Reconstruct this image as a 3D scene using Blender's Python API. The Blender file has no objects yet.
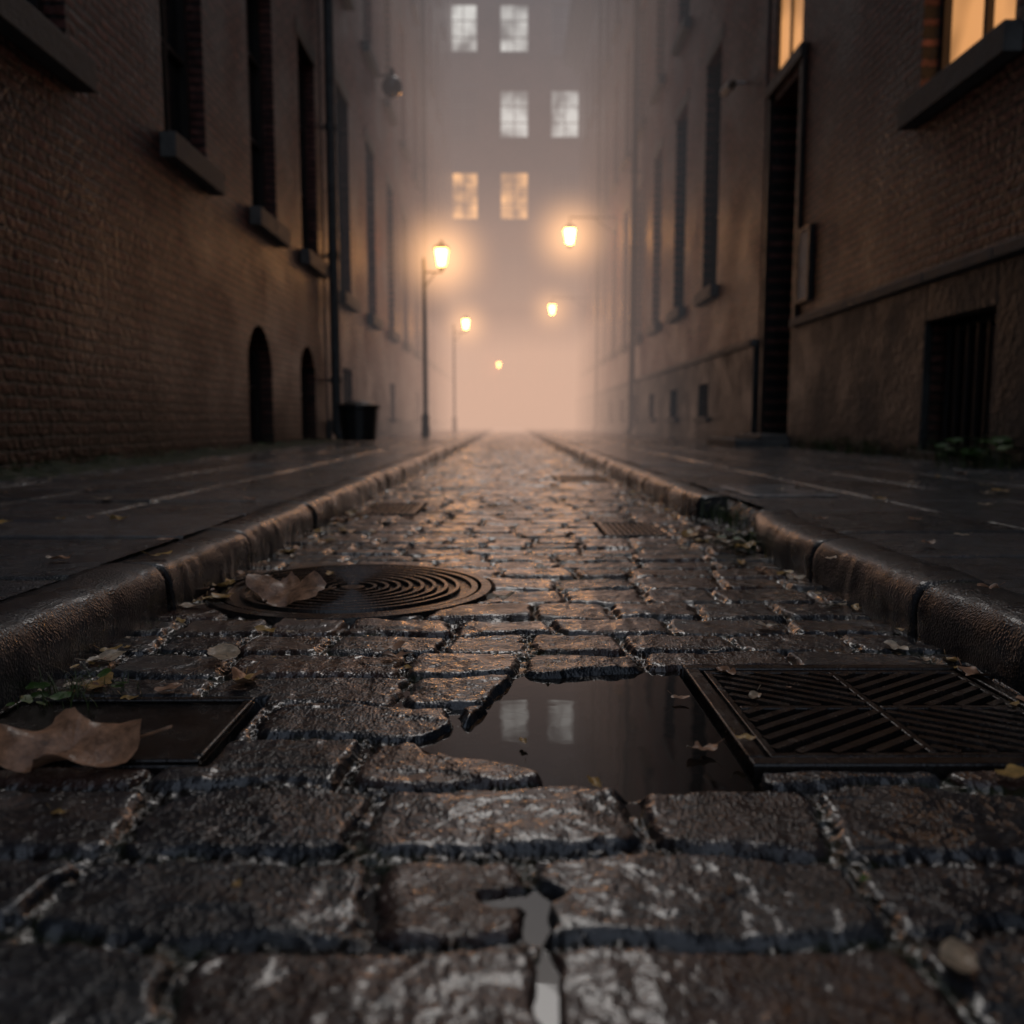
import bpy, math, random
import numpy as np
from mathutils import Vector, Matrix
random.seed(7); np.random.seed(7)
S=bpy.context.scene
# ------------------------------------------------------------------ helpers
def link(o,parent=None):
    S.collection.objects.link(o)
    if parent: o.parent=parent
    return o
def empty(name):
    e=bpy.data.objects.new(name,None); S.collection.objects.link(e); return e
class MB:
    def __init__(s): s.v=[]; s.f=[]
    def quad(s,a,b,c,d):
        n=len(s.v); s.v+= [a,b,c,d]; s.f.append((n,n+1,n+2,n+3))
    def poly(s,pts):
        n=len(s.v); s.v+=list(pts); s.f.append(tuple(range(n,n+len(pts))))
    def box(s,p,q):
        x0,x1=sorted((p[0],q[0])); y0,y1=sorted((p[1],q[1])); z0,z1=sorted((p[2],q[2]))
        n=len(s.v)
        s.v+=[(x0,y0,z0),(x1,y0,z0),(x1,y1,z0),(x0,y1,z0),(x0,y0,z1),(x1,y0,z1),(x1,y1,z1),(x0,y1,z1)]
        for f in ((0,3,2,1),(4,5,6,7),(0,1,5,4),(1,2,6,5),(2,3,7,6),(3,0,4,7)): s.f.append(tuple(n+i for i in f))
    def prism(s,cx,cy,z0,z1,r0,r1,n=4,rot=math.pi/4):
        k=len(s.v)
        for z,r in((z0,r0),(z1,r1)):
            for i in range(n):
                a=rot+2*math.pi*i/n; s.v.append((cx+r*math.cos(a),cy+r*math.sin(a),z))
        for i in range(n):
            j=(i+1)%n; s.f.append((k+i,k+j,k+n+j,k+n+i))
        s.f.append(tuple(k+i for i in reversed(range(n)))); s.f.append(tuple(k+n+i for i in range(n)))
    def tube(s,a,b,r,n=10,r2=None):
        a=Vector(a);b=Vector(b);d=(b-a).normalized()
        u=d.orthogonal().normalized(); w=d.cross(u); k=len(s.v); r2=r if r2 is None else r2
        for p,rr in((a,r),(b,r2)):
            for i in range(n):
                t=2*math.pi*i/n; s.v.append(tuple(p+u*rr*math.cos(t)+w*rr*math.sin(t)))
        for i in range(n):
            j=(i+1)%n; s.f.append((k+i,k+j,k+n+j,k+n+i))
        s.f.append(tuple(k+i for i in reversed(range(n)))); s.f.append(tuple(k+n+i for i in range(n)))
    def obj(s,name,mat,parent=None,smooth=False,bevel=0):
        m=bpy.data.meshes.new(name); m.from_pydata([tuple(v) for v in s.v],[],s.f); m.update()
        if mat: m.materials.append(mat)
        if smooth:
            m.polygons.foreach_set('use_smooth',[True]*len(m.polygons))
        o=bpy.data.objects.new(name,m); link(o,parent)
        if bevel:
            b=o.modifiers.new('b','BEVEL'); b.width=bevel; b.segments=2; b.limit_method='ANGLE'
        return o
TAB=np.random.rand(256,256)*2-1
def vn(x,y,seed=0):
    x=x+seed*17.31; y=y+seed*9.77
    xi=np.floor(x).astype(int); yi=np.floor(y).astype(int)
    fx=x-xi; fy=y-yi; fx=fx*fx*(3-2*fx); fy=fy*fy*(3-2*fy)
    a=TAB[xi&255,yi&255]; b=TAB[(xi+1)&255,yi&255]; c=TAB[xi&255,(yi+1)&255]; d=TAB[(xi+1)&255,(yi+1)&255]
    return (a*(1-fx)+b*fx)*(1-fy)+(c*(1-fx)+d*fx)*fy
def sst(a,b,x):
    t=np.clip((x-a)/(b-a),0,1); return t*t*(3-2*t)
# ------------------------------------------------------------------ materials
def mat(name):
    m=bpy.data.materials.new(name); m.use_nodes=True; nt=m.node_tree
    return m,nt,nt.nodes['Principled BSDF']
def N(nt,t,**k):
    n=nt.nodes.new(t)
    for a,b in k.items(): setattr(n,a,b)
    return n
def mathn(nt,op,a,b=None,clamp=False):
    n=N(nt,'ShaderNodeMath',operation=op); n.use_clamp=clamp
    for i,v in enumerate((a,b)):
        if v is None: continue
        if isinstance(v,(int,float)): n.inputs[i].default_value=v
        else: nt.links.new(v,n.inputs[i])
    return n.outputs[0]
def noise(nt,vec,scale,detail=4,rough=.55):
    n=N(nt,'ShaderNodeTexNoise'); n.inputs['Scale'].default_value=scale; n.inputs['Detail'].default_value=detail; n.inputs['Roughness'].default_value=rough
    nt.links.new(vec,n.inputs['Vector']); return n.outputs['Fac']
def ramp(nt,fac,stops):
    r=N(nt,'ShaderNodeValToRGB'); e=r.color_ramp.elements
    while len(e)<len(stops): e.new(.5)
    for i,(p,c) in enumerate(stops):
        e[i].position=p; e[i].color=(c[0],c[1],c[2],1) if not isinstance(c,(int,float)) else (c,c,c,1)
    nt.links.new(fac,r.inputs[0]); return r.outputs[0]
def mix(nt,fac,a,b,mode='MIX'):
    n=N(nt,'ShaderNodeMix',data_type='RGBA',blend_type=mode)
    if isinstance(fac,(int,float)): n.inputs[0].default_value=fac
    else: nt.links.new(fac,n.inputs[0])
    for i,v in((6,a),(7,b)):
        if isinstance(v,tuple): n.inputs[i].default_value=(v[0],v[1],v[2],1)
        else: nt.links.new(v,n.inputs[i])
    return n.outputs[2]
def bump(nt,h,dist,strength=1,prev=None):
    b=N(nt,'ShaderNodeBump'); b.inputs['Distance'].default_value=dist; b.inputs['Strength'].default_value=strength
    nt.links.new(h,b.inputs['Height'])
    if prev is not None: nt.links.new(prev,b.inputs['Normal'])
    return b.outputs[0]
def coords(nt): return N(nt,'ShaderNodeTexCoord').outputs['Object']

def stone_mat(name,stops,gapcol,mosscol,r0,r1,b1=.004,b2=.0012,coat=1,rv=.14,cmin=.2,cb_=.2,cr=.07,cior=1.5):
    m,nt,p=mat(name); co=coords(nt)
    at=N(nt,'ShaderNodeAttribute',attribute_name='cdat'); sp=N(nt,'ShaderNodeSeparateColor'); nt.links.new(at.outputs['Color'],sp.inputs[0])
    base=ramp(nt,sp.outputs[0],stops)
    n1=noise(nt,co,16,4,.65)
    base=mix(nt,1,base,ramp(nt,n1,[(.3,.4),(.7,1.6)]),'MULTIPLY')
    nm=noise(nt,co,5,3,.6)
    gap=mix(nt,ramp(nt,nm,[(.5,0),(.62,1)]),gapcol,mosscol)
    base=mix(nt,sp.outputs[1],base,gap)
    nt.links.new(base,p.inputs['Base Color'])
    rg=ramp(nt,nm,[(.38,r0),(.62,r1)])
    rr=mathn(nt,'ADD',rg,mathn(nt,'MULTIPLY',mathn(nt,'SUBTRACT',sp.outputs[2],.5),rv),True)
    nt.links.new(rr,p.inputs['Roughness'])
    v=N(nt,'ShaderNodeTexVoronoi'); v.inputs['Scale'].default_value=210; nt.links.new(co,v.inputs['Vector'])
    hh=mathn(nt,'ADD',mathn(nt,'MULTIPLY',noise(nt,co,70,3,.7),b1),mathn(nt,'MULTIPLY',v.outputs['Distance'],b2))
    nb=bump(nt,hh,1.0)
    nt.links.new(nb,p.inputs['Normal'])
    p.inputs['Specular IOR Level'].default_value=.5
    if coat:
        # film of rain water, thicker on some stones
        cw=ramp(nt,mathn(nt,'ADD',mathn(nt,'MULTIPLY',n1,.7),mathn(nt,'MULTIPLY',sp.outputs[2],.3)),[(.36,cmin*coat),(.50,coat)])
        nt.links.new(cw,p.inputs['Coat Weight']); p.inputs['Coat Roughness'].default_value=cr; p.inputs['Coat IOR'].default_value=cior
        cb=bump(nt,hh,cb_); nt.links.new(cb,p.inputs['Coat Normal'])
    return m
COB=stone_mat('wet_sett_stone',[(0,(.012,.016,.022)),(.35,(.020,.025,.032)),(.62,(.030,.033,.038)),(.8,(.044,.027,.024)),(1,(.062,.033,.027))],(.010,.009,.008),(.018,.028,.010),.14,.38,.0022,.0015,1,.14,.25,.2,.06,1.6)
PAV=stone_mat('wet_pavement_slab',[(0,(.028,.034,.042)),(.5,(.065,.073,.084)),(1,(.13,.137,.15))],(.010,.010,.009),(.018,.028,.01),.22,.46,.0030,.0022,1,.3,.25,.35,.1,1.5)
KER=stone_mat('wet_kerb_stone',[(0,(.032,.036,.041)),(1,(.055,.056,.060))],(.014,.012,.01),(.018,.028,.009),.2,.4,.0024,.0016,.6,.14,.1)
SHEEN=stone_mat('sky_sheen_slab',[(0,(.30,.31,.32)),(1,(.36,.37,.38))],(.1,.1,.1),(.05,.06,.04),.2,.4,.0014,.0010,.8)  # pale base colour holds the sky reflection on wet paving

def brick_mat(name,c1,c2,mort,axis,bw=.25,bh=.083,bd=.04):
    m,nt,p=mat(name); co=coords(nt)
    s=N(nt,'ShaderNodeSeparateXYZ'); nt.links.new(co,s.inputs[0])
    c=N(nt,'ShaderNodeCombineXYZ'); nt.links.new(s.outputs[1 if axis=='x' else 0],c.inputs[0]); nt.links.new(s.outputs[2],c.inputs[1])
    nw=N(nt,'ShaderNodeTexNoise'); nw.inputs['Scale'].default_value=5; nw.inputs['Detail'].default_value=2; nt.links.new(co,nw.inputs['Vector'])
    sub=N(nt,'ShaderNodeVectorMath',operation='SUBTRACT'); nt.links.new(nw.outputs['Color'],sub.inputs[0]); sub.inputs[1].default_value=(.5,.5,.5)
    sc=N(nt,'ShaderNodeVectorMath',operation='SCALE'); nt.links.new(sub.outputs[0],sc.inputs[0]); sc.inputs['Scale'].default_value=.028
    ad=N(nt,'ShaderNodeVectorMath',operation='ADD'); nt.links.new(c.outputs[0],ad.inputs[0]); nt.links.new(sc.outputs[0],ad.inputs[1])
    b=N(nt,'ShaderNodeTexBrick'); nt.links.new(ad.outputs[0],b.inputs['Vector'])
    b.inputs['Scale'].default_value=1; b.inputs['Brick Width'].default_value=bw; b.inputs['Row Height'].default_value=bh
    b.inputs['Mortar Size'].default_value=.014; b.inputs['Mortar Smooth'].default_value=.25; b.inputs['Bias'].default_value=-.1
    b.inputs['Color1'].default_value=(*c1,1); b.inputs['Color2'].default_value=(*c2,1); b.inputs['Mortar'].default_value=(*mort,1)
    n1=noise(nt,co,.9,5,.7); n2=noise(nt,co,18,2)
    col=mix(nt,1,b.outputs['Color'],ramp(nt,n1,[(.32,.40),(.68,1.35)]),'MULTIPLY')
    col=mix(nt,1,col,ramp(nt,n2,[(.3,.5),(.7,1.45)]),'MULTIPLY')
    zf=N(nt,'ShaderNodeMapRange'); zf.inputs[1].default_value=.1; zf.inputs[2].default_value=1.6; zf.inputs[3].default_value=1; zf.inputs[4].default_value=0
    nt.links.new(s.outputs[2],zf.inputs[0])
    mf=mathn(nt,'MULTIPLY',zf.outputs[0],ramp(nt,n1,[(.4,.25),(.6,.9)]))
    col=mix(nt,mf,col,(.022,.026,.016))
    nt.links.new(col,p.inputs['Base Color'])
    nt.links.new(ramp(nt,n1,[(.3,.32),(.7,.58)]),p.inputs['Roughness'])
    inv=mathn(nt,'SUBTRACT',1,b.outputs['Fac'])
    h=mathn(nt,'ADD',inv,mathn(nt,'MULTIPLY',n2,.4))
    nt.links.new(bump(nt,h,bd),p.inputs['Normal'])
    return m
BR1=brick_mat('dark_red_brick',(.12,.040,.032),(.25,.092,.072),(.012,.011,.010),'x')
BR2=brick_mat('red_brick',(.14,.058,.047),(.25,.11,.09),(.035,.03,.026),'x')
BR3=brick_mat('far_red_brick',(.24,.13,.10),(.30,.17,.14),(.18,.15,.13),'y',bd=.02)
def simple(name,col,rough,metal=0,nscale=8,var=.35,bd=.003,bs=40,spec=.5):
    m,nt,p=mat(name); co=coords(nt)
    n1=noise(nt,co,nscale,4,.65)
    nt.links.new(mix(nt,1,col,ramp(nt,n1,[(.3,1-var),(.7,1+var)]),'MULTIPLY'),p.inputs['Base Color'])
    nt.links.new(ramp(nt,n1,[(.3,max(.05,rough-.12)),(.7,min(1,rough+.15))]),p.inputs['Roughness'])
    p.inputs['Metallic'].default_value=metal; p.inputs['Specular IOR Level'].default_value=spec
    nt.links.new(bump(nt,noise(nt,co,bs,3),bd),p.inputs['Normal'])
    return m
SILL=simple('weathered_sandstone',(.14,.138,.132),.6,bd=.006,bs=25)
PLIN=simple('plinth_stone',(.05,.053,.052),.5,nscale=1.6,var=.65,bd=.015,bs=14)
IRON=simple('wet_cast_iron',(.03,.025,.023),.18,.3,nscale=20,var=.5,bd=.0012,bs=160,spec=.8)
BLACK=simple('black_painted_metal',(.02,.02,.02),.4)
FRAME=simple('dark_window_frame',(.035,.03,.028),.5)
WFRAME=simple('pale_window_frame',(.35,.34,.32),.5)
PIPE=simple('zinc_pipe',(.09,.10,.105),.4,.4)
DOOR=simple('dark_door_paint',(.03,.022,.018),.45)
ROOF=simple('slate_roof',(.05,.052,.06),.6)
GLASS=simple('dark_window_glass',(.012,.014,.017),.1,bd=.0015,bs=3,spec=.7)
SOIL=simple('wet_earth',(.02,.017,.012),.6,bd=.03,bs=15)
PAPER=simple('pale_notice_board',(.65,.63,.59),.6)
def emis(name,c,s,var=0,dim=None):
    m,nt,p=mat(name); p.inputs['Base Color'].default_value=(.02,.02,.02,1); p.inputs['Roughness'].default_value=.25
    p.inputs['Emission Color'].default_value=(*c,1); p.inputs['Emission Strength'].default_value=s
    if var:
        m.cycles.emission_sampling='NONE'
        co=coords(nt); n=noise(nt,co,var,2)
        nt.links.new(mix(nt,1,c,ramp(nt,n,[(.35,.25),(.65,1.3)]),'MULTIPLY'),p.inputs['Emission Color'])
    return m
LAMPG=emis('lamp_glass_lit',(1,.40,.09),24)
LAMPW=emis('lamp_glass_lit_far',(1,.40,.09),50)
LITW=emis('lit_window_warm',(1,.50,.20),1.2,1.5)
LITB=emis('lit_window_amber',(1,.50,.18),2.0,.8)
LITS=emis('lit_window_near',(1,.46,.17),.58,.9)
LITP=emis('lit_window_pale',(.85,.85,.80),1.0,.8)

# ------------------------------------------------------------------ height-field paving
def cells(U,V,vb,rows,rnd):
    r=np.clip(np.searchsorted(vb,V)-1,0,len(vb)-2)
    dv=np.minimum(V-vb[r],vb[r+1]-V); cv=(vb[r]+vb[r+1])/2
    du=np.zeros_like(U); cu=np.zeros_like(U); cid=np.zeros(U.shape,int)
    order=np.argsort(r,kind='stable'); rs=r[order]; st=np.searchsorted(rs,np.arange(len(vb)))
    for k in range(len(vb)-1):
        ix=order[st[k]:st[k+1]]
        if len(ix)==0: continue
        ub=rows[k]; u=U[ix]; c=np.clip(np.searchsorted(ub,u)-1,0,len(ub)-2)
        du[ix]=np.minimum(u-ub[c],ub[c+1]-u); cu[ix]=(ub[c]+ub[c+1])/2; cid[ix]=k*61+c
    return du,dv,cu,cv,cid
def bounds(a,b,lo,hi,rng):
    o=[a-rng.uniform(0,lo)]
    while o[-1]<b: o.append(o[-1]+rng.uniform(lo,hi))
    return np.array(o)
rng=random.Random(11)
RV=bounds(-3,49,.115,.165,rng); RR=[bounds(-.85,.9,.19,.33,rng) if y_<1.45 else bounds(-.85,.9,.15,.25,rng) for y_ in RV]
def gp(px,py,zh=0):
    th=math.atan(90/850); a=th+math.atan((py-512)/850); d=(.42-zh)/math.tan(a); dep=d*math.cos(th)+(.42-zh)*math.sin(th)
    return (px-508)/850*dep,d
RND=np.random.rand(200000,4)
PUD=[(-.115,1.10),(-.03,1.2),(.02,1.385),(.15,1.41),(.29,1.42),(.292,.955),(.20,.935),(.12,.94),(.055,.965),(.03,1.005),(-.03,1.04),(-.09,1.06)]
_k=int(np.searchsorted(RV,.72))-1
for kk,xx in((_k,.022),(_k-1,.03)):
    u=RR[kk]; i=int(np.argmin(abs(u-xx))); u[i]=xx
PX,PY=.022,.715
def sdpoly(x,y,P):
    d=np.full(x.shape,1e9); ins=np.zeros(x.shape,bool); n=len(P)
    for i in range(n):
        ax,ay=P[i]; bx,by=P[(i+1)%n]; ex,ey=bx-ax,by-ay
        t=np.clip(((x-ax)*ex+(y-ay)*ey)/(ex*ex+ey*ey),0,1)
        d=np.minimum(d,np.hypot(x-ax-t*ex,y-ay-t*ey))
        c=((ay>y)!=(by>y)); 
        with np.errstate(divide='ignore',invalid='ignore'):
            c&= x<(bx-ax)*(y-ay)/(by-ay if by!=ay else 1e-9)+ax
        ins^=c
    return np.where(ins,-d,d)
def rectmask(x,y,x0,x1,y0,y1,s=.006):
    d=np.maximum(np.maximum(x0-x,x-x1),np.maximum(y0-y,y-y1)); return 1-sst(0,s,d)
def road_h(x,y):
    wx=x+.014*vn(x*8,y*8,1)+.005*vn(x*28,y*28,2)+.0022*vn(x*80,y*80,41); wy=y+.013*vn(x*7,y*7,3)+.0045*vn(x*26,y*26,4)+.0022*vn(x*80,y*80,42)
    du,dv,cu,cv,cid=cells(wx,wy,RV,RR,None)
    q=RND[cid%200000]
    R=.028; a=np.clip(R-du,0,None); b=np.clip(R-dv,0,None)
    d=np.where((a>0)&(b>0),R-np.hypot(a,b),np.minimum(du,dv))
    g=.003+.004*q[:,3]
    t=np.clip((d-g)/.015,0,1); prof=1-(1-t)**2.2
    top=(q[:,0]-.5)*.005+(x-cu)*(q[:,1]-.5)*.03+(y-cv)*(q[:,2]-.5)*.035
    ch=vn(x*11+q[:,0]*50,y*17+q[:,1]*50,51); chip=.0018*(sst(-.08,.08,ch)-.5)
    rough=.0022*vn(x*12,y*12,5)+.0012*vn(x*34,y*34,6)+.0008*vn(x*80,y*80,7)+.0004*vn(x*190,y*190,8)+chip
    gap=-.0095+.003*vn(x*60,y*60,9)+.0035*vn(x*130,y*130,10)+.004*vn(x*9,y*9,11)
    h=gap*(1-prof)+(top+rough)*prof
    gm=1-sst(.15,.6,prof)
    sd=sdpoly(x,y,PUD)+.010*vn(x*22,y*22,12)+.004*vn(x*70,y*70,13)
    pm=1-sst(-.008,.014,sd); h=h*(1-pm)+(-.035)*pm
    for cx,cy,rx,ry in((PX,PY+.008,.034,.018),(PX+.003,PY-.02,.012,.04),(.03,.60,.010,.05)):
        e=np.hypot((x-cx)/rx,(y-cy)/ry)+.45*vn(x*55,y*55,14); m=1-sst(.7,1.25,e); h=h*(1-m)-.016*m
    man=1-sst(.352,.358,np.hypot(x+.395,y-2.13)); h=h*(1-man)-.04*man
    for rc in((.295,.79,.995,1.435),(-.80,-.375,1.01,1.275),(.36,.60,3.12,3.55),(-.70,-.42,3.85,4.4),(.35,.75,6.0,6.7)):
        m=rectmask(x,y,*rc); h=h*(1-m)-.05*m
    return h,RND[(cid*7+3)%200000,0],gm,q[:,2]
def slab_h(vb,rows,small=None):
    def f(x,y):
        wx=x+.004*vn(x*6,y*6,21); wy=y+.006*vn(x*6,y*6,22)
        du,dv,cu,cv,cid=cells(wy,wx,vb,rows,None)
        q=RND[(cid*3+50000)%200000]
        d=np.minimum(du,dv); t=np.clip((d-.009)/.009,0,1); prof=1-(1-t)**2
        top=.108+(q[:,0]-.5)*.006+(x-cv)*(q[:,1]-.5)*.02+(y-cu)*(q[:,2]-.5)*.018
        h=top-.010*(1-prof)+.0012*vn(x*12,y*12,23)+.0008*vn(x*60,y*60,24)+.0005*vn(x*120,y*120,25)
        return h,q[:,3],1-sst(.1,.8,prof),q[:,2]
    return f
def field(name,f,xs,ys,m,parent):
    X,Y=np.meshgrid(xs,ys); x=X.ravel(); y=Y.ravel(); z,a,b,c=f(x,y)
    nx,ny=len(xs),len(ys); co=np.stack([x,y,z],1).astype(np.float32)
    me=bpy.data.meshes.new(name); me.vertices.add(len(x)); me.vertices.foreach_set('co',co.ravel())
    i=(np.arange(ny-1)[:,None]*nx+np.arange(nx-1)[None,:]).ravel()
    fa=np.stack([i,i+1,i+1+nx,i+nx],1).astype(np.int32)
    me.loops.add(fa.size); me.loops.foreach_set('vertex_index',fa.ravel())
    me.polygons.add(len(fa)); me.polygons.foreach_set('loop_start',(np.arange(len(fa))*4).astype(np.int32))
    me.polygons.foreach_set('loop_total',np.full(len(fa),4,np.int32))
    me.update(calc_edges=True); me.polygons.foreach_set('use_smooth',np.ones(len(fa),bool))
    at=me.attributes.new('cdat','FLOAT_COLOR','POINT')
    at.data.foreach_set('color',np.stack([a,b,c,np.ones_like(a)],1).astype(np.float32).ravel())
    me.materials.append(m); return link(bpy.data.objects.new(name,me),parent)
road=empty('cobblestone_road')
XL,XR=-.765,.815
def lin(a,b,s): return np.linspace(a,b,max(2,int(round((b-a)/s))+1))
field('setts_a',road_h,lin(XL,XR,.02),lin(-2.5,.4,.02),COB,road)
field('setts_b',road_h,lin(XL,XR,.0026),lin(.4,1.7,.0028),COB,road)
field('setts_c',road_h,lin(XL,XR,.0048),lin(1.7,5,.007),COB,road)
field('setts_d',road_h,lin(XL,XR,.009),lin(5,13,.014),COB,road)
field('setts_e',road_h,lin(XL,XR,.018),lin(13,48.2,.026),COB,road)
WL,WR=-3.0,3.6
pl=empty('pavement'); vbL=np.array([-4,-3.2,-3.05,-2.93,-2.81,-2.69,-2.57,-2.45,-1.93,-1.41,-.80]); rg=random.Random(4)
rowsL=[bounds(-3,49,.14,.2,rg) if k<7 else bounds(-3,49,.42,.7,rg) for k in range(len(vbL))]
fl=slab_h(vbL,rowsL)
for a,b,sx,sy in((-2.5,1,.03,.03),(1,6,.008,.008),(6,14,.012,.016),(14,48.2,.04,.05)): field('slabs',fl,lin(WL-.02,-.89,sx),lin(a,b,sy),PAV,pl)
pr=empty('pavement'); vbR=np.array([.8,1.5,2.0,2.5,3.0,3.15,3.3,3.45,3.8]); 
rowsR=[bounds(-3,49,.42,.7,rg) if k<4 else bounds(-3,49,.14,.2,rg) for k in range(len(vbR))]
fr=slab_h(vbR,rowsR)
for a,b,sx,sy in((-2.5,1,.03,.03),(1,6,.008,.008),(6,14,.012,.016),(14,48.2,.04,.05)): field('slabs',fr,lin(.94,WR+.02,sx),lin(a,b,sy),PAV,pr)
# slab beside the kerb gap, its pale colour painting in a sky reflection
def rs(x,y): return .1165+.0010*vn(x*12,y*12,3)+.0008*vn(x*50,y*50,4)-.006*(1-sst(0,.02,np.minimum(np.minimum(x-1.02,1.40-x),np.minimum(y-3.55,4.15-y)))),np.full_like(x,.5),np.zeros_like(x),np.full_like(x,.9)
field('sky_sheen_patch',rs,lin(1.02,1.40,.01),lin(3.55,4.15,.01),SHEEN,pr)
g=MB(); g.quad((-300,-300,-.075),(300,-300,-.075),(300,300,-.075),(-300,300,-.075)); g.obj('ground',SOIL)
def kerb(name,x0,sgn,y0,y1,segs,endcurve=None):
    P=[(0,-.06),(0,.02),(.001,.055),(.004,.075),(.011,.092),(.022,.103),(.04,.109),(.065,.111),(.11,.112),(.135,.109),(.143,.10),(.145,.06)]
    v=[];f=[];cd=[]; y=y0
    R=random.Random(int(abs(x0)*100))
    while y<y1:
        L=R.uniform(.55,.85); e=min(y+L,y1); n=max(3,int((e-y)/(.012 if y<6 else .12)))
        ys=[y+.002,y+.007,y+.016]+[y+.016+(e-y-.032)*k/n for k in range(1,n)]+[e-.016,e-.007,e-.002]
        ins=[.007,.002,0]+[0]*(n-1)+[0,.002,.007]; ox=R.uniform(-.004,.004); oz=R.uniform(-.003,.003); q=R.random(); b0=len(v)
        for yy,i_ in zip(ys,ins):
            for (px,pz) in P:
                zz=pz+oz-(i_ if pz>.05 else 0)
                xx=px+ox+(i_ if px<.05 else 0)
                nn=float(vn(np.array([yy*7.]),np.array([px*15+pz*20]),31)[0])*.005+float(vn(np.array([yy*30.]),np.array([px*50+pz*50]),32)[0])*.0025
                ec=endcurve(yy) if endcurve else 0
                v.append((x0+sgn*(xx-nn+ec if px<.06 else xx+ec),yy,zz+nn*.5)); cd.append((q,1.0 if i_>.006 else 0,R.random()*.2+.4,1))
        k=len(P)
        for r in range(len(ys)-1):
            for c in range(k-1): f.append((b0+r*k+c,b0+r*k+c+1,b0+(r+1)*k+c+1,b0+(r+1)*k+c))
        f.append(tuple(b0+c for c in range(k))); f.append(tuple(b0+(len(ys)-1)*k+c for c in reversed(range(k))))
        y=e
    me=bpy.data.meshes.new(name); me.from_pydata(v,[],f); me.update(); me.polygons.foreach_set('use_smooth',[len(p.vertices)==4 for p in me.polygons])
    at=me.attributes.new('cdat','FLOAT_COLOR','POINT'); at.data.foreach_set('color',[c for t in cd for c in t]); me.materials.append(KER)
    return link(bpy.data.objects.new(name,me))
kerb('kerb',-.75,-1,-2.5,48,0)
kerb('kerb',.80,1,-2.5,3.02,0,lambda y:.07*max(0,(y-2.5)/.5)**2)
kerb('kerb',.79,1,3.62,48,0,lambda y:.03*max(0,(3.9-y)/.3)**2)
def dk(x,y):
    z=.012+ .09*sst(.84,.97,x)+.006*vn(x*14,y*14,3)+.006*vn(x*50,y*50,4)+.004*vn(x*110,y*110,6); return z,np.full_like(x,.1),sst(-.2,.3,vn(x*9,y*9,5)),np.full_like(x,.2)
field('dropped_kerb',dk,lin(.79,.96,.006),lin(3.0,3.64,.006),KER,None)
# ------------------------------------------------------------------ puddle water
m,nt,p=mat('puddle_water'); co=coords(nt)
p.inputs['Base Color'].default_value=(.015,.013,.011,1); p.inputs['Roughness'].default_value=.02; p.inputs['IOR'].default_value=1.5; p.inputs['Specular IOR Level'].default_value=1
nt.links.new(bump(nt,noise(nt,co,12,2),.0003),p.inputs['Normal'])
w=MB(); wz=-.0105
w.quad((-.2,.5,wz),(.292,.5,wz),(.292,1.5,wz),(-.2,1.5,wz)); w.obj('puddle',m)
# ------------------------------------------------------------------ ironwork
def clipline(px,py,dx,dy,x0,x1,y0,y1):
    t0,t1=-9,9
    for p_,d_,a,b in((px,dx,x0,x1),(py,dy,y0,y1)):
        u,v_=(a-p_)/d_,(b-p_)/d_
        if u>v_: u,v_=v_,u
        t0=max(t0,u); t1=min(t1,v_)
    return (t0,t1) if t1-t0>.03 else None
def bar(mb,ax,ay,bx,by,w,z0,z1):
    d=Vector((bx-ax,by-ay)).normalized(); n=Vector((-d.y,d.x))*w/2; k=len(mb.v); c=.35
    for z,s in((z0,1),(z1,1-c)):
        for (x,y,t) in((ax,ay,1),(bx,by,1),(bx,by,-1),(ax,ay,-1)): mb.v.append((x+n.x*t*s,y+n.y*t*s,z))
    for f in((0,1,5,4),(1,2,6,5),(2,3,7,6),(3,0,4,7),(4,5,6,7)): mb.f.append(tuple(k+i for i in f))
e=empty('drain_grate'); x0,x1,y0,y1=.30,.785,1.0,1.43; fw=.024
b=MB(); b.box((x0,y0,-.05),(x1,y1,-.022)); b.obj('sump',BLACK,e)
b=MB()
b.box((x0,y0,-.0215),(x1,y0+fw,.004)); b.box((x0,y1-fw,-.0215),(x1,y1,.004)); b.box((x0,y0+fw,-.0215),(x0+fw,y1-fw,.004)); b.box((x1-fw,y0+fw,-.0215),(x1,y1-fw,.004))
b.obj('frame',IRON,e,bevel=.003)
b=MB(); X0,X1,Y0,Y1=x0+fw+.006,x1-fw-.006,y0+fw+.006,y1-fw-.006; mx=(X0+X1)/2; my=(Y0+Y1)/2
b.box((X0,Y0,-.021),(X1,Y0+.012,.002)); b.box((X0,Y1-.012,-.021),(X1,Y1,.002)); b.box((X0,Y0+.012,-.021),(X0+.012,Y1-.012,.002)); b.box((X1-.012,Y0+.012,-.021),(X1,Y1-.012,.002))
b.obj('grid_rim',IRON,e,bevel=.002)
b=MB()
for (qa,qb,qc,qd,s) in((X0+.012,mx-.006,Y0+.012,my-.006,1),(mx+.006,X1-.012,Y0+.012,my-.006,-1),(X0+.012,mx-.006,my+.006,Y1-.012,-1),(mx+.006,X1-.012,my+.006,Y1-.012,1)):
    dx,dy=math.cos(.62),s*math.sin(.62)
    for k in range(-14,15):
        ox,oy=(qa+qb)/2-dy*k*.027,(qc+qd)/2+dx*k*.027
        t=clipline(ox,oy,dx,dy,qa,qb,qc,qd)
        if t: bar(b,ox+dx*t[0],oy+dy*t[0],ox+dx*t[1],oy+dy*t[1],.019,-.021,.003)
b.obj('slats',IRON,e)
b=MB(); b.box((mx-.006,Y0+.012,-.021),(mx+.006,Y1-.012,.0025)); b.box((X0+.012,my-.006,-.021),(mx-.007,my+.006,.0025)); b.box((mx+.007,my-.006,-.021),(X1-.012,my+.006,.0025)); b.obj('cross_bars',IRON,e,bevel=.002)
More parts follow.
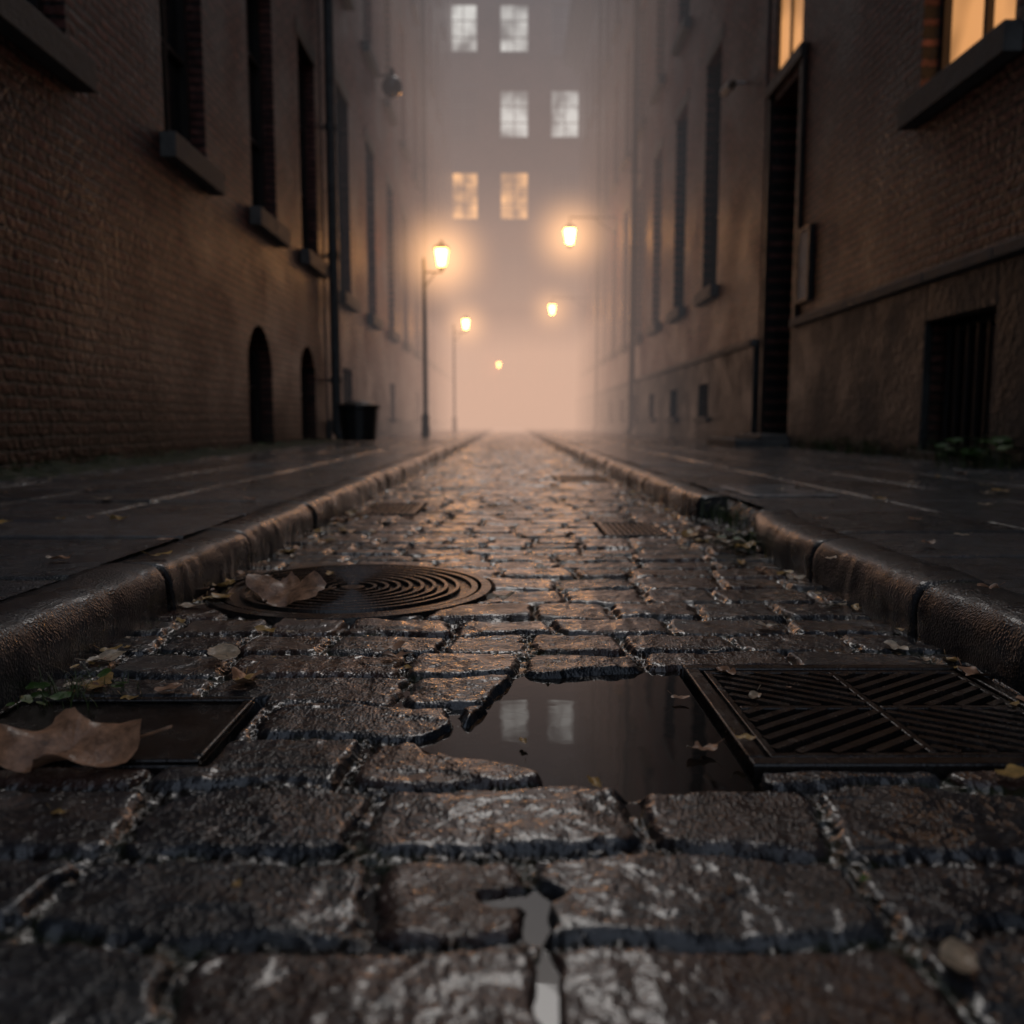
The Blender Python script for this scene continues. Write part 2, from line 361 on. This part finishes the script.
e=empty('access_cover'); b=MB(); b.box((-.745,1.02,-.05),(-.385,1.265,-.004)); b.obj('plate',IRON,e,bevel=.004)
b=MB(); 
for a,c in(((-.745,1.02),(-.385,1.034)),((-.745,1.251),(-.385,1.265)),((-.745,1.036),(-.731,1.249)),((-.399,1.036),(-.385,1.249))): b.box((a[0],a[1],-.003),(c[0],c[1],.003))
b.obj('rim',IRON,e,bevel=.003)
e=empty('manhole_cover')
prof=[(0,.004),(.03,.004),(.034,-.002)]
r=.05
while r<.29: prof+=[(r,-.004),(r+.003,.005),(r+.012,.005),(r+.015,-.004)]; r+=.03
prof+=[(.298,-.004),(.302,.003),(.318,.003),(.321,-.02),(.325,-.02),(.328,.005),(.352,.004),(.357,-.035)]
b=MB(); ns=160
for (rr,z) in prof:
    for i in range(ns):
        a=2*math.pi*i/ns; b.v.append((-.395+max(rr,.0005)*math.cos(a),2.13+max(rr,.0005)*math.sin(a),z))
for k in range(len(prof)-1):
    for i in range(ns):
        j=(i+1)%ns; b.f.append((k*ns+i,k*ns+j,(k+1)*ns+j,(k+1)*ns+i))
b.obj('ringed_cover',IRON,e)
def sgrate(x0,x1,y0,y1,n):
    e=empty('gully_grate'); b=MB(); f=.02
    b.box((x0,y0,-.03),(x1,y0+f,.003)); b.box((x0,y1-f,-.03),(x1,y1,.003)); b.box((x0,y0+f,-.03),(x0+f,y1-f,.003)); b.box((x1-f,y0+f,-.03),(x1,y1-f,.003))
    for i in range(n):
        c=x0+f+(x1-x0-2*f)*(i+.5)/n; b.box((c-.007,y0+f+.001,-.03),(c+.007,y1-f-.001,.001))
    b.obj('bars',IRON,e,bevel=.002); b=MB(); b.box((x0,y0,-.06),(x1,y1,-.032)); b.obj('sump',BLACK,e)
sgrate(.37,.59,3.13,3.54,8); sgrate(-.69,-.43,3.86,4.39,8); sgrate(.36,.74,6.02,6.68,10)
# ------------------------------------------------------------------ buildings
def building(name,axis,pos,nrm,u0,u1,z0,z1,ops,brick,depth=8,sill=True,eave=0,fr=FRAME):
    e=empty(name)
    def W(u,z,d): return (pos-nrm*d,u,z) if axis=='x' else (u,pos-nrm*d,z)
    us=sorted(set([u0,u1]+[o[0] for o in ops]+[o[1] for o in ops])); zs=sorted(set([z0,z1]+[o[2] for o in ops]+[o[3] for o in ops]))
    wb=MB(); gl={}; fb=MB(); sb=MB(); db=MB()
    for i in range(len(us)-1):
        for j in range(len(zs)-1):
            cu,cz=(us[i]+us[i+1])/2,(zs[j]+zs[j+1])/2
            if any(o[0]<cu<o[1] and o[2]<cz<o[3] for o in ops): continue
            wb.quad(W(us[i],zs[j],0),W(us[i+1],zs[j],0),W(us[i+1],zs[j+1],0),W(us[i],zs[j+1],0))
    for o in ops:
        a,b_,c,d_=o[:4]; kind=o[4]; dp=.24 if kind!='door' else .45
        if len(o)>5: dp=o[5]
        wb.quad(W(a,c,0),W(a,d_,0),W(a,d_,dp),W(a,c,dp)); wb.quad(W(b_,c,0),W(b_,d_,0),W(b_,d_,dp),W(b_,c,dp))
        wb.quad(W(a,c,0),W(b_,c,0),W(b_,c,dp),W(a,c,dp)); wb.quad(W(a,d_,0),W(b_,d_,0),W(b_,d_,dp),W(a,d_,dp))
        if kind=='arch':
            r=(b_-a)/2; cc=(a+b_)/2; zz=d_-r; n=10
            pts=[(cc-r*math.cos(math.pi*k/n),zz+r*math.sin(math.pi*k/n)) for k in range(n+1)]
            wb.poly([W(a,d_,.002)]+[W(p_[0],p_[1],.002) for p_ in pts[:n//2+1]]); wb.poly([W(b_,d_,.002)]+[W(p_[0],p_[1],.002) for p_ in reversed(pts[n//2:])])
            for k in range(n): wb.quad(W(*pts[k],.002),W(*pts[k+1],.002),W(*pts[k+1],dp),W(*pts[k],dp))
        gl.setdefault(kind if kind in('warm','amber','pale','near') else 'dark',MB()).quad(W(a,c,dp-.02),W(b_,c,dp-.02),W(b_,d_,dp-.02),W(a,d_,dp-.02))
        if kind=='door':
            db.box(W(a+.06,c+.02,dp-.03),W((a+b_)/2-.004,c+2.5,dp-.09)); db.box(W((a+b_)/2+.004,c+.02,dp-.03),W(b_-.06,c+2.5,dp-.09))
            db.box(W(a,c,dp-.021),W(a+.055,d_,dp-.12)); db.box(W(b_-.055,c,dp-.021),W(b_,d_,dp-.12)); db.box(W(a+.057,c+2.52,dp-.021),W(b_-.057,c+2.64,dp-.12))
            for q in range(1,4): db.box(W(a+.057,c+2.64+q*.52,dp-.021),W(b_-.057,c+2.68+q*.52,dp-.07))
            for q in(.2,.95,1.7):
                db.box(W(a+.14,c+q,dp-.09),W((a+b_)/2-.08,c+q+.6,dp-.11)); db.box(W((a+b_)/2+.08,c+q,dp-.09),W(b_-.14,c+q+.6,dp-.11))
            continue
        f=.06; p0=dp-.021; p1=max(.012,dp-.09)
        fb.box(W(a,c,p0),W(a+f,d_,p1)); fb.box(W(b_-f,c,p0),W(b_,d_,p1)); fb.box(W(a+f,c,p0),W(b_-f,c+f,p1)); fb.box(W(a+f,d_-f,p0),W(b_-f,d_,p1))
        if kind=='grille':
            n=7
            for k in range(1,n): fb.box(W(a+(b_-a)*k/n-.012,c+f,.05),W(a+(b_-a)*k/n+.012,d_-f,.075))
        else:
            m_=(a+b_)/2; fb.box(W(m_-.025,c+f,p0),W(m_+.025,d_-f,p1+.01))
            nz=3 if d_-c>2.2 else 2
            for k in range(1,nz):
                zz=c+(d_-c)*k/nz; fb.box(W(a+f,zz-.02,p0),W(m_-.026,zz+.02,p1+.015)); fb.box(W(m_+.026,zz-.02,p0),W(b_-f,zz+.02,p1+.015))
        if sill and kind!='arch' and len(o)<6:
            sh=.2 if kind!='grille' else .08
            sb.box(W(a-.12,c-sh,-.14),W(b_+.12,c+.012,-.002))
            if c>2: sb.box(W(a-.1,d_+.003,-.012),W(b_+.1,d_+.24,-.002))
    wb.obj('walls',brick,e)
    for k,mb in gl.items(): mb.obj('windows_'+k,{'warm':LITW,'amber':LITB,'pale':LITP,'near':LITS,'dark':GLASS}[k],e)
    if fb.v: fb.obj('window_frames',fr,e)
    if sb.v: sb.obj('sills',SILL,e,bevel=.01)
    if db.v: db.obj('door',DOOR,e,bevel=.006)
    rf=MB(); rf.quad(W(u0,z1,0),W(u1,z1,0),W(u1,z1+1.5,depth),W(u0,z1+1.5,depth))
    rf.quad(W(u0,z0,.0),W(u0,z1,0),W(u0,z1+1.5,depth),W(u0,z0,depth)); rf.quad(W(u1,z0,0),W(u1,z1,0),W(u1,z1+1.5,depth),W(u1,z0,depth)); rf.obj('roof',ROOF,e)
    if eave:
        c=MB(); c.box(W(u0,z1-.55,-.002),W(u1,z1-.2,-eave*.4)); c.box(W(u0,z1-.197,-.002),W(u1,z1+.0,-eave)); c.obj('cornice',SILL,e)
        c=MB(); c.tube(W(u0,z1+.08,-eave-.07),W(u1,z1+.08,-eave-.07),.09); c.obj('gutter',PIPE,e)
    return e,W
Z=.09
ops=[(-1.5,-.3,2.8,5.6,'x'),(1.9,3.0,2.8,5.6,'x'),(5.0,6.1,2.9,5.9,'x'),(7.75,8.8,2.9,5.9,'x'),(10.3,11.4,2.9,5.9,'x'),(12.75,13.8,2.9,5.9,'x')]
ops+=[(a,b_,7.6,10.6,'x') for a,b_,*_ in ops]+[(a,b_,12.2,15,'x') for a,b_,*_ in ops]
ops+=[(9.95,10.95,.12,1.58,'arch'),(12.45,13.4,.12,1.55,'arch')]
eL,W=building('brick_building','x',WL,1,-4,14.2,Z,24,ops,BR1)
ops=[]
for i,y in enumerate(np.arange(15.4,46,3.1)):
    for k,(z,h) in enumerate(((2.7,3.6),(8.2,3.3),(13.4,3.0),(18.2,3.0))):
        ops.append((float(y),float(y)+1.15,z,z+h,'warm' if (i,k) in((5,1),(7,0)) else 'x'))
    if i%2==0: ops.append((float(y)+.1,float(y)+1.05,.5,1.4,'grille'))
eL2,W=building('brick_building','x',WL+.02,1,14.22,48,Z,24.2,ops,BR2,eave=.4)
b=MB(); b.box((WL+.021,14.22,Z),(WL+.07,47.9,.45)); b.obj('plinth',PLIN,eL2)
ops=[(-1.6,-.3,3.35,6.2,'x'),(2.2,3.4,3.35,6.2,'x'),(6.35,7.75,3.2,6.2,'near'),(10.85,12.0,.25,4.7,'door'),(10.9,12.0,5.0,8.4,'near',.07),(6.0,7.35,9,12,'x'),(8.4,9.5,9,12,'x'),(6.25,7.3,.16,1.25,'grille')]
eR,W=building('brick_building','x',WR,-1,-4,12.3,Z,20,ops,BR1)
b=MB(); cap=MB()
for a,c in((-4,6.25),(7.3,10.7)):
    b.box((WR-.07,a,Z),(WR-.002,c,1.58)); cap.box((WR-.12,a,1.583),(WR-.002,c,1.68))
b.box((WR-.07,6.252,1.26),(WR-.002,7.298,1.58)); cap.box((WR-.119,6.252,1.583),(WR-.002,7.298,1.679))
b.obj('plinth',PLIN,eR,bevel=.01); cap.obj('plinth_cap',SILL,eR,bevel=.012)
b=MB(); b.box((WR-.05,10.72,Z),(WR-.002,10.84,4.8)); b.box((WR-.05,12.01,Z),(WR-.002,12.13,4.8)); b.box((WR-.08,10.72,4.803),(WR-.002,12.13,4.96)); b.obj('door_surround',DOOR,eR,bevel=.006)
b=MB(); b.box((WR-.75,10.7,.1),(WR-.002,12.2,.2)); b.box((WR-.4,10.8,.203),(WR-.003,12.1,.26)); b.obj('door_step',SILL,None,bevel=.015)
e=empty('notice_board'); b=MB(); b.box((WR-.05,10.3,1.9),(WR-.012,10.62,2.7)); b.obj('board',PAPER,e); b=MB()
b.box((WR-.06,10.26,1.86),(WR-.002,10.298,2.74)); b.box((WR-.06,10.622,1.86),(WR-.002,10.66,2.74)); b.box((WR-.06,10.3,2.702),(WR-.002,10.62,2.74)); b.box((WR-.06,10.3,1.86),(WR-.002,10.62,1.898)); b.obj('frame',BLACK,e)
ops=[]
for i,y in enumerate(np.arange(14.9,42,2.75)):
    for k,(z,h) in enumerate(((2.75,4.0),(8.3,3.2),(13.2,3.0))):
        ops.append((float(y),float(y)+1.1,z,z+h,'x'))
    ops.append((float(y)+.1,float(y)+.9,.5,1.1,'grille'))
eR2,W=building('brick_building','x',WR-.02,-1,12.32,44.5,Z,18.2,ops,BR2,eave=.75)
b=MB(); cap=MB(); prev=12.32
for i,y in enumerate(list(np.arange(14.9,42,2.75))+[44.5]):
    if y<44: 
        b.box((WR-.09,prev,Z),(WR-.022,y+.1,1.5)); prev=y+.9
        b.box((WR-.089,y+.102,1.102),(WR-.022,y+.898,1.499)); b.box((WR-.089,y+.102,Z),(WR-.022,y+.898,.498))
    else: b.box((WR-.09,prev,Z),(WR-.022,44.5,1.5))
cap.box((WR-.13,12.32,1.503),(WR-.022,44.5,1.6)); b.obj('plinth',PLIN,eR2); cap.obj('plinth_cap',SILL,eR2,bevel=.01)
ops=[]
for k,z in enumerate((3.0,7.2,11.45,15.75,20.15)):
    for x in(-10.6,-7.9,-5.15,-2.4,.35,3.1,5.85,8.6):
        kind='x'
        if k==4: kind='pale' if x<1 else 'x'
        if k==3: kind='pale' if x>0 else 'x'
        if k==2: kind='amber' if abs(x-.35)<3 and x<1 else 'x'
        ops.append((x-.78,x+.78,z,z+2.55,kind))
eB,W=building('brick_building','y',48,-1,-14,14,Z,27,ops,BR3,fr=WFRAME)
# ------------------------------------------------------------------ pipes
def pipe(x,y,z1,sg,r=.08):
    e=empty('drainpipe'); b=MB(); b.tube((x,y,.25),(x,y,z1),r,14); b.tube((x,y,.28),(x-sg*-.10,y,.10),r,14)
    b.obj('pipe',PIPE,e,smooth=False); b=MB(); z=1.1
    while z<z1:
        b.tube((x,y,z-.05),(x,y,z+.05),r*1.22,14); b.box((x,y-.02,z-.02),(x-sg*.16,y+.02,z+.02)); z+=2
    b.obj('brackets',PIPE,e)
pipe(WL+.17,14.15,23.9,1); pipe(WL+.16,30,23.9,1); pipe(WR-.2,23.6,18.1,-1); pipe(WR-.2,33,18.1,-1,.07); 
# ------------------------------------------------------------------ lamps
LP=[]
def lantern(mbf,mbg,x,y,zc,h):
    LP.append((x,y,zc,h))
    z0=zc-h/2; z1=zc+h/2; gb=z0+h*.12; gt=z0+h*.68
    mbg.prism(x,y,gb,gt,h*.18,h*.30)
    mbf.prism(x,y,z0,gb-.002,h*.08,h*.20); 
    mbf.prism(x,y,gt+.002,gt+h*.05,h*.36,h*.36); mbf.prism(x,y,gt+h*.052,gt+h*.22,h*.34,h*.10); mbf.prism(x,y,gt+h*.222,z1,h*.06,h*.03,8)
    for i in range(4):
        a=math.pi/4+i*math.pi/2; c,s=math.cos(a),math.sin(a)
        mbf.tube((x+c*h*.185,y+s*h*.185,gb),(x+c*h*.305,y+s*h*.305,gt),h*.018,6)
def postlamp(px,y,lx,zc,h,g):
    e=empty('street_lamp'); f=MB(); gl=MB(); lantern(f,gl,lx,y,zc,h)
    top=zc-.15
    f.tube((px,y,.1),(px,y,.5),.10,12,.085); f.tube((px,y,.5),(px,y,.62),.11,12,.06); f.tube((px,y,.62),(px,y,top),.05,12,.038); f.tube((px,y,top),(px,y,top+.12),.05,12,.01)
    zb=zc-h/2-.04; f.tube((px,y,zb),(lx,y,zb),.022,8); f.tube((lx,y,zb),(lx,y,zc-h/2+.01),.03,8); f.tube((px,y,zb-.35),(px+(lx-px)*.7,y,zb),.015,8)
    f.obj('post',BLACK,e); gl.obj('glass',g,e)
def walllamp(wx,y,lx,zc,h,g):
    e=empty('wall_lantern'); f=MB(); gl=MB(); lantern(f,gl,lx,y,zc,h)
    zt=zc+h/2+.05; f.tube((wx,y,zt+.08),(lx,y,zt+.08),.03,8); f.tube((lx,y,zt+.08),(lx,y,zc+h/2-.02),.02,8); f.tube((wx,y,zt-.45),(wx+(lx-wx)*.5,y,zt+.08),.02,8)
    f.box((wx-.03,y-.08,zt-.5),(wx+.03,y+.08,zt+.2)); f.obj('bracket',BLACK,e); gl.obj('glass',g,e)
postlamp(-1.93,20,-1.52,4.22,.68,LAMPG)
postlamp(-2.0,32,-1.55,4.06,.6,LAMPW)
walllamp(WR-.03,29,2.05,6.6,.85,LAMPW)
walllamp(WR-.03,39,1.98,5.5,.7,LAMPW)
e=empty('wall_lantern'); f=MB(); gl=MB(); lantern(f,gl,-.5,47.6,3.6,.5); f.tube((-.5,48,3.9),(-.5,47.6,3.9),.03); f.obj('bracket',BLACK,e); gl.obj('glass',LAMPW,e)
e=empty('globe_wall_lamp'); f=MB(); f.tube((WL,20.4,8.3),(WL+.35,20.4,8.3),.03); f.tube((WL+.35,20.4,8.25),(WL+.35,20.4,8.45),.08,12,.05); f.obj('arm',BLACK,e)
bpy.ops.mesh.primitive_uv_sphere_add(radius=.24,location=(WL+.35,20.4,8.05)); o=bpy.context.object; o.name='globe'; o.data.materials.append(GLASS); o.parent=e
e=empty('security_camera'); f=MB(); f.tube((WR,13.4,5.5),(WR-.3,13.4,5.5),.025); f.tube((WR-.3,13.55,5.42),(WR-.3,13.1,5.36),.07,12); f.obj('body',PAPER,e); f=MB(); f.tube((WR-.3,13.1,5.36),(WR-.3,13.03,5.35),.05,12); f.obj('lens',BLACK,e)
e=empty('litter_bin'); f=MB(); f.prism(-2.3,13.2,.13,.62,.26,.30,16,0); f.obj('drum',BLACK,e,bevel=.01); f=MB(); f.prism(-2.3,13.2,.623,.68,.33,.33,16,0); f.prism(-2.3,13.2,.683,.74,.30,.16,16,0); f.obj('lid',BLACK,e,bevel=.01)
# ------------------------------------------------------------------ leaves
def leafmat(name,c):
    m,nt,p=mat(name); co=coords(nt); n=noise(nt,co,55,4,.65)
    nt.links.new(mix(nt,1,c,ramp(nt,n,[(.3,.35),(.7,1.3)]),'MULTIPLY'),p.inputs['Base Color']); p.inputs['Roughness'].default_value=.3
    nt.links.new(bump(nt,noise(nt,co,120,3),.0015),p.inputs['Normal']); return m
LM=[leafmat('leaf_brown',(.50,.27,.16)),leafmat('leaf_ochre',(.62,.38,.13)),leafmat('leaf_tan',(.65,.5,.35)),leafmat('leaf_green',(.14,.26,.03))]
def leaf(mb,x,y,z,size,rot,curl=.25,lobes=5,depth=.35,seed=0,asp=.62,tilt=0):
    R=random.Random(seed); nr,na=8,60; k=len(mb.v); ph=R.uniform(0,6)
    M=Matrix.Translation((x,y,z))@Matrix.Rotation(rot,4,'Z')@Matrix.Rotation(tilt,4,'X')
    for i in range(nr+1):
        for j in range(na):
            a=2*math.pi*j/na
            base=1/(math.sqrt((math.cos(a))**2+(math.sin(a)/asp)**2))
            lob=1-depth*(.5-.5*math.cos(lobes*a))*(0.4+.6*abs(math.sin(a)))
            jag=1+.03*math.sin(17*a+ph)+.02*math.sin(29*a)
            r=size/2*base*lob*jag*(i/nr); px,py=r*math.cos(a),r*math.sin(a)
            q=px/(size/2); w=py/(size/2)
            vein=.018*size*(abs((a*lobes/math.pi)%2-1))*(i/nr)
            zz=curl*size*(.5*w*w+.22*q*q*(1 if q>0 else .5)+.07*math.sin(q*5+ph)*(i/nr)+.09*math.sin(w*7+ph*2)*(i/nr)+.05*math.sin(a*4+ph)*(i/nr)**2)+vein
            mb.v.append(tuple(M@Vector((px,py,zz))))
    for i in range(nr):
        for j in range(na):
            l=(j+1)%na; mb.f.append((k+i*na+j,k+i*na+l,k+(i+1)*na+l,k+(i+1)*na+j))
    mb.tube(M@Vector((-size*.42,0,.004+curl*size*.05)),M@Vector((-size*.64,size*.06,.008+curl*size*.2)),size*.011,6)
def bigleaf(px,py,size,rot,curl,seed,m,zh,lob=5,dep=.35,tilt=0,asp=.62):
    x,y=gp(px,py,zh); b=MB(); leaf(b,x,y,zh,size,rot,curl,lob,dep,seed,asp,tilt); b.obj('fallen_leaf',m,smooth=True)
bigleaf(72,748,.19,3.35,.6,8,LM[0],.018,5,.30,-.30,.58)
bigleaf(290,592,.20,2.9,.6,5,LM[0],.03,5,.34,-.5,.6)
sm=[MB() for _ in LM]
for px,py,s,m_,zh in((225,656,.09,2,.008),(390,650,.06,0,.006),(265,632,.055,1,.006),(160,556,.06,1,.115),(165,541,.05,0,.115),(318,533,.06,1,.115),(958,962,.055,2,.004),(1018,778,.06,1,.004),(703,752,.045,0,-.007),(595,787,.035,1,-.007),(523,744,.022,1,-.007),(680,700,.03,0,-.007),(745,741,.03,1,.01),(237,888,.016,1,.004),(865,884,.016,3,.004),(170,690,.05,0,.004),
   (340,522,.12,0,.0),(352,517,.1,0,.0),(690,536,.14,1,.0),(715,540,.1,0,.0),(745,548,.11,1,.02),(672,530,.08,0,0),(760,552,.08,0,.0),(1002,492,.09,1,.115),(820,520,.05,0,.115),(900,632,.03,1,0),(250,500,.07,0,.115),(130,700,.03,1,0),(60,815,.02,1,0),(830,560,.04,2,.115),(440,522,.05,0,0),(600,560,.04,2,0),(560,590,.03,1,0),(95,690,.04,0,0),
   (205,590,.05,0,.01),(330,575,.05,1,.01),(60,560,.05,0,.115),(120,520,.07,1,.115),(930,545,.05,0,.115),(880,500,.07,1,.115),(990,590,.04,0,.115),(700,532,.11,0,.01),(728,545,.12,2,.02)):
    x,y=gp(px,py,zh); leaf(sm[m_],x,y,zh+.004,s,random.uniform(0,6.28),random.uniform(.2,.6),random.choice((3,5,1)),random.uniform(.1,.4),px,random.uniform(.4,.7))
R=random.Random(5)
for _ in range(520):
    y=R.uniform(1.2,14) if R.random()<.5 else R.uniform(1.2,5); side=R.choice((0,1,2,3,3))
    x={0:R.uniform(-.74,.78),1:-.74+abs(R.gauss(0,.05)),2:.78-abs(R.gauss(0,.05)),3:R.choice((R.uniform(-2.9,-1),R.uniform(1,3.5)))}[side]
    z=.118 if side==3 else .005
    leaf(R.choice(sm[:3]),x,y,z,R.uniform(.012,.035) if R.random()<.6 else R.uniform(.04,.085),R.uniform(0,6.28),R.uniform(.2,.6),R.choice((1,3,5)),.3,R.random(),R.uniform(.35,.7))
e=empty('fallen_leaves')
for i,(b,mm) in enumerate(zip(sm,LM)): b.obj('leaf_litter',mm,e,smooth=True)
# ------------------------------------------------------------------ weeds
GR=simple('grass_blades',(.06,.09,.025),.45,bs=30); GD=simple('weed_leaves',(.05,.11,.02),.4)
def tuft(cx,cy,z,n,sx,sy,h,broad=0):
    b=MB()
    for _ in range(n):
        x=cx+R.gauss(0,sx); y=cy+R.gauss(0,sy); a=R.uniform(0,6.28); hh=h*R.uniform(.4,1.1); le=hh*R.uniform(.2,.8); w=max(.0012,hh*.022)
        k=len(b.v)
        for s in range(5):
            t=s/4; px=x+math.cos(a)*le*t*t; py=y+math.sin(a)*le*t*t; pz=z+hh*(t-.25*t*t); ww=w*(1-t*.93)
            b.v+=[(px-math.sin(a)*ww,py+math.cos(a)*ww,pz),(px+math.sin(a)*ww,py-math.cos(a)*ww,pz)]
        for s in range(4): b.f.append((k+2*s,k+2*s+1,k+2*s+3,k+2*s+2))
    o=b.obj('grass_tuft',GR)
    if broad:
        c=MB()
        for _ in range(broad):
            leaf(c,cx+R.gauss(0,sx*1.2),cy+R.gauss(0,sy*1.2),z+R.uniform(.2,.7)*h,R.uniform(.3,.6)*h,R.uniform(0,6.28),.2,1,.1,R.random(),.6,R.uniform(-.6,.6))
        c.obj('weed_leaves',GD,o,smooth=True)
x,y=gp(40,722); tuft(x,y+.12,-.01,80,.035,.03,.065,12)
x,y=gp(742,548); tuft(.80,y,.0,130,.03,.08,.09,8); tuft(.86,3.3,.03,150,.04,.14,.10,6)
tuft(-.73,1.75,-.01,25,.01,.08,.03)
for yy in(4.6,5.5,6.9,8.2,9.4): tuft(WR-.13,yy,.1,110,.05,.3,.24,6)
tuft(WR-.35,5.9,.1,60,.1,.12,.3,34)
for yy in(3.6,4.6,5.6,6.8,8.3,10): tuft(WL+.1,yy,.1,100,.05,.4,.14,4)
def ms(x,y):
    t=sst(WL+.55,WL,x); z=.112+.05*t*(.6+.6*vn(x*5,y*5,2))+.012*vn(x*20,y*20,3)+.006*vn(x*60,y*60,4)-.02*(1-t); return z,np.full_like(x,.3),np.full_like(x,1.),np.full_like(x,.9)
MOSS=simple('mossy_soil',(.035,.045,.015),.7,nscale=12,var=.6,bd=.02,bs=60)
field('moss_strip',ms,lin(WL,WL+.55,.02),lin(1,14,.03),MOSS,None)
# ------------------------------------------------------------------ fog: absorbing haze whose own emission replaces scattered lamp and sky light
FE=empty('fog')
def fogmat(dens,C,em=None,grad=False):
    m=bpy.data.materials.new('glowing_fog'); m.use_nodes=True; nt=m.node_tree; nt.nodes.clear()
    o=N(nt,'ShaderNodeOutputMaterial'); last=None
    if dens>0:
        v=N(nt,'ShaderNodeVolumeAbsorption'); v.inputs['Density'].default_value=dens; v.inputs['Color'].default_value=(0,0,0,1); last=v.outputs[0]
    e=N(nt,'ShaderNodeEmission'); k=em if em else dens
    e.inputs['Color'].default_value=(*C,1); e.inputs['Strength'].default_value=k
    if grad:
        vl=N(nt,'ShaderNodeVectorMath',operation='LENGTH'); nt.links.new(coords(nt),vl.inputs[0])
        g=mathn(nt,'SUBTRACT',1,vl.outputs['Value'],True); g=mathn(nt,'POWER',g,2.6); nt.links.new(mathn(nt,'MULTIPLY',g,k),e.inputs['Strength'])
    if last:
        a=N(nt,'ShaderNodeAddShader'); nt.links.new(last,a.inputs[0]); nt.links.new(e.outputs[0],a.inputs[1]); last=a.outputs[0]
    else: last=e.outputs[0]
    nt.links.new(last,o.inputs['Volume']); m.cycles.emission_sampling='NONE'; return m
def fog(lo,hi,dens,C):
    b=MB(); b.box(lo,hi); return b.obj('glowing_fog_bank',fogmat(dens,C),FE)
fog((-3.3,14,-.03),(3.9,48.3,24.5),.020,(.23,.215,.225))
fog((-3.2,19,-.02),(3.8,48.2,11),.013,(.85,.52,.37))
fog((-3.18,23,-.018),(3.78,48.18,7),.018,(1.10,.64,.42))
fog((-3.15,30,-.015),(3.75,48.15,4.2),.030,(1.55,.90,.58))
HM=fogmat(0,(1,.5,.2),1.6,True)  # self-glowing halo put around lamps in place of scattered lamp light
for (x,y,z,h) in LP[:4]:
    bpy.ops.mesh.primitive_uv_sphere_add(segments=32,ring_count=16,radius=1,location=(x,y,z-.05)); o=bpy.context.object; o.name='lamp_glow_halo'; o.scale=(1.6*h/.7,)*3
    o.data.polygons.foreach_set('use_smooth',[True]*len(o.data.polygons)); o.data.materials.append(HM); o.parent=FE
# ------------------------------------------------------------------ world, sun, camera
wd=bpy.data.worlds.new('World'); S.world=wd; wd.use_nodes=True; nt=wd.node_tree
sky=N(nt,'ShaderNodeTexSky'); sky.sky_type='NISHITA'; sky.sun_disc=False; sky.sun_elevation=math.radians(45); sky.sun_rotation=math.radians(0); sky.dust_density=3
bg=nt.nodes['Background']; bg.inputs['Strength'].default_value=.082
nt.links.new(mix(nt,.6,sky.outputs[0],(4.1,4.45,5.1)),bg.inputs[0])
L=bpy.data.lights.new('sun','SUN'); L.energy=.30; L.angle=math.radians(20); L.color=(1,.97,.94); lo=link(bpy.data.objects.new('sun',L)); lo.rotation_euler=(math.radians(-45),0,0)
cam=bpy.data.cameras.new('camera'); cam.sensor_width=36; cam.lens=850/1024*36; cam.clip_end=1000; cam.clip_start=.02
co_=link(bpy.data.objects.new('camera',cam)); co_.location=(0,0,.42); co_.rotation_euler=(math.pi/2-math.atan(90/850),0,-4/850)
cam.dof.use_dof=True; cam.dof.focus_distance=1.5; cam.dof.aperture_fstop=2.8
S.camera=co_
S.view_settings.view_transform='Standard'; S.view_settings.look='None'; S.view_settings.exposure=0
